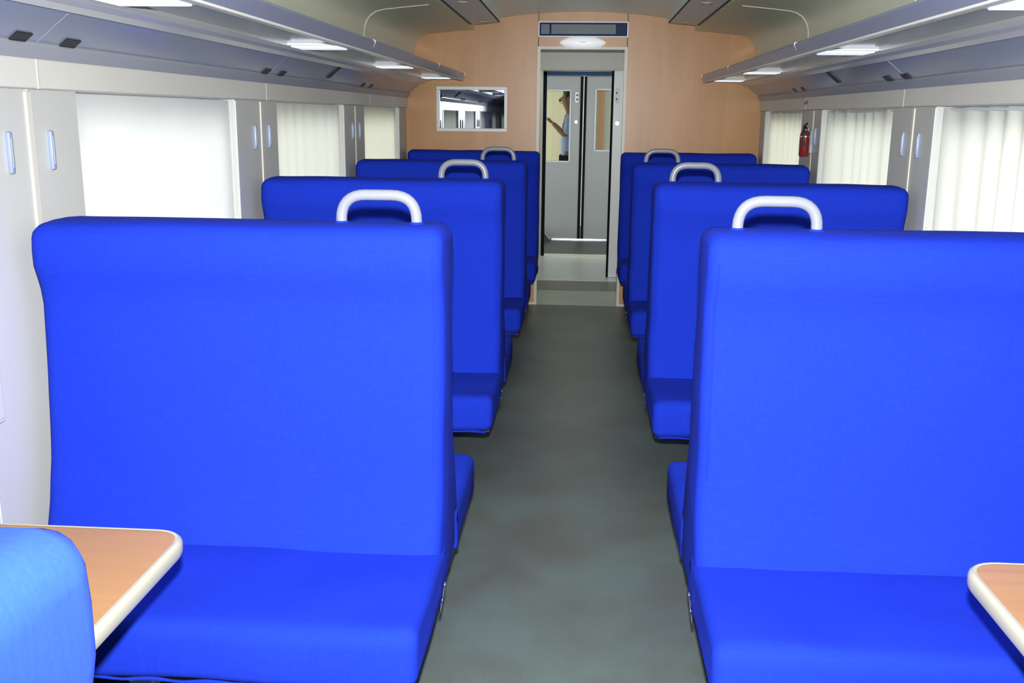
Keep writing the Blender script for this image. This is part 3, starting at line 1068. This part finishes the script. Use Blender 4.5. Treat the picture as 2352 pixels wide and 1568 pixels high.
def person():
    p = thing('person', 'person in a light blue shirt reaching out, seen through the left door window', 'person', (-.13, 12.66, 0))
    V = [(0, 0, .95), (0, 0, 1.10), (-.005, 0, 1.26), (-.005, 0, 1.40), (-.01, 0, 1.50), (-.025, 0, 1.56), (-.045, 0, 1.63), (-.055, 0, 1.71), (-.045, 0, 1.755),
         (-.01, -.15, 1.44), (-.03, -.19, 1.30), (-.075, -.17, 1.245), (-.165, -.12, 1.335), (-.235, -.09, 1.40),
         (.0, .15, 1.44), (.02, .20, 1.22), (-.02, .21, 1.02), (-.04, .21, .92),
         (0, -.09, .90), (-.01, -.10, .50), (.01, -.10, .09), (-.10, -.11, .035),
         (0, .09, .90), (.03, .10, .50), (.05, .10, .09), (-.06, .11, .035)]
    Eg = [(0, 1), (1, 2), (2, 3), (3, 4), (4, 5), (5, 6), (6, 7), (7, 8), (3, 9), (9, 10), (10, 11), (11, 12), (12, 13), (3, 14), (14, 15), (15, 16), (16, 17),
          (0, 18), (18, 19), (19, 20), (20, 21), (0, 22), (22, 23), (23, 24), (24, 25)]
    R = [.13, .115, .125, .12, .06, .05, .078, .088, .06, .055, .045, .042, .034, .026, .055, .043, .033, .026, .085, .056, .040, .032, .085, .056, .040, .032]
    body = skin_mesh('body', V, Eg, R, 0, 'skin', p)
    # clothing
    skin_mesh('shirt', V[0:4] + [V[9], V[10], (-.06, -.178, 1.262), V[14], V[15], (0.0, .205, 1.13)] + [(-.01, 0, 1.475)],
              [(0, 1), (1, 2), (2, 3), (3, 4), (4, 5), (5, 6), (3, 7), (7, 8), (8, 9), (3, 10)],
              [.148, .135, .142, .138, .076, .066, .060, .076, .062, .052, .075], 0, 'shirt', p)
    skin_mesh('trousers', [V[0], V[18], V[19], V[20], V[22], V[23], V[24]], [(0, 1), (1, 2), (2, 3), (0, 4), (4, 5), (5, 6)], [.142, .10, .072, .058, .10, .072, .058], 0, 'trousers', p)
    # hair cap, face features (facing -x)
    hb = ellipsoid((-.035, 0, 1.725), .098, .088, .098)
    for v in list(hb.verts):
        if v.co.x < -.075 and v.co.z < 1.765 or v.co.z < 1.66:
            v.co = Vector((-.045, 0, 1.70)) + (v.co-Vector((-.045, 0, 1.70)))*.7
    obj('hair', hb, 'hair', p, True)
    for s in (-1, 1):
        obj('ear', ellipsoid((-.045, s*.088, 1.685), .02, .009, .03, 10), 'skin', p, True)
        obj('eye', ellipsoid((-.133, s*.032, 1.70), .008, .013, .008, 10), 'hair', p, True)
        obj('shoe', ellipsoid((-.06 if s < 0 else -.02, s*.105, .04), .13, .05, .045, 12), 'hair', p, True)
    obj('nose', ellipsoid((-.145, 0, 1.672), .02, .013, .022, 10), 'skin', p, True)
    obj('mouth', ellipsoid((-.130, 0, 1.635), .008, .026, .007, 10), 'ext_red', p, True)
    # reaching hand: palm and five fingers rooted in it
    a = Vector((-.232, -.09, 1.397))
    d = Vector((-.78, .10, .55)).normalized()
    sd_ = Vector((0.1, 1, 0)).normalized()
    nn = d.cross(sd_).normalized()
    VV = [a, a+d*.035, a+d*.075]
    EE = [(0, 1), (1, 2)]
    RR = [(.024, .024), (.030, .018), (.036, .015)]
    for j, (off, L) in enumerate(((-.030, .058), (-.010, .070), (.011, .074), (.031, .066))):
        i0 = len(VV)
        b = a+d*.080+sd_*off
        VV += [b, b+d*L*.45+nn*-.006, b+d*L*.75+nn*-.016, b+d*L*.95+nn*-.030]
        EE += [(2, i0), (i0, i0+1), (i0+1, i0+2), (i0+2, i0+3)]
        RR += [(.010, .010), (.009, .009), (.0085, .0085), (.007, .007)]
    i0 = len(VV)
    VV += [a+d*.030+sd_*.030, a+d*.058+sd_*.050+nn*-.012, a+d*.082+sd_*.056+nn*-.020]
    EE += [(1, i0), (i0, i0+1), (i0+1, i0+2)]
    RR += [(.013, .013), (.010, .010), (.008, .008)]
    skin_mesh('hand', [tuple(v) for v in VV], EE, RR, 0, 'skin', p, 1)
    return p
person()
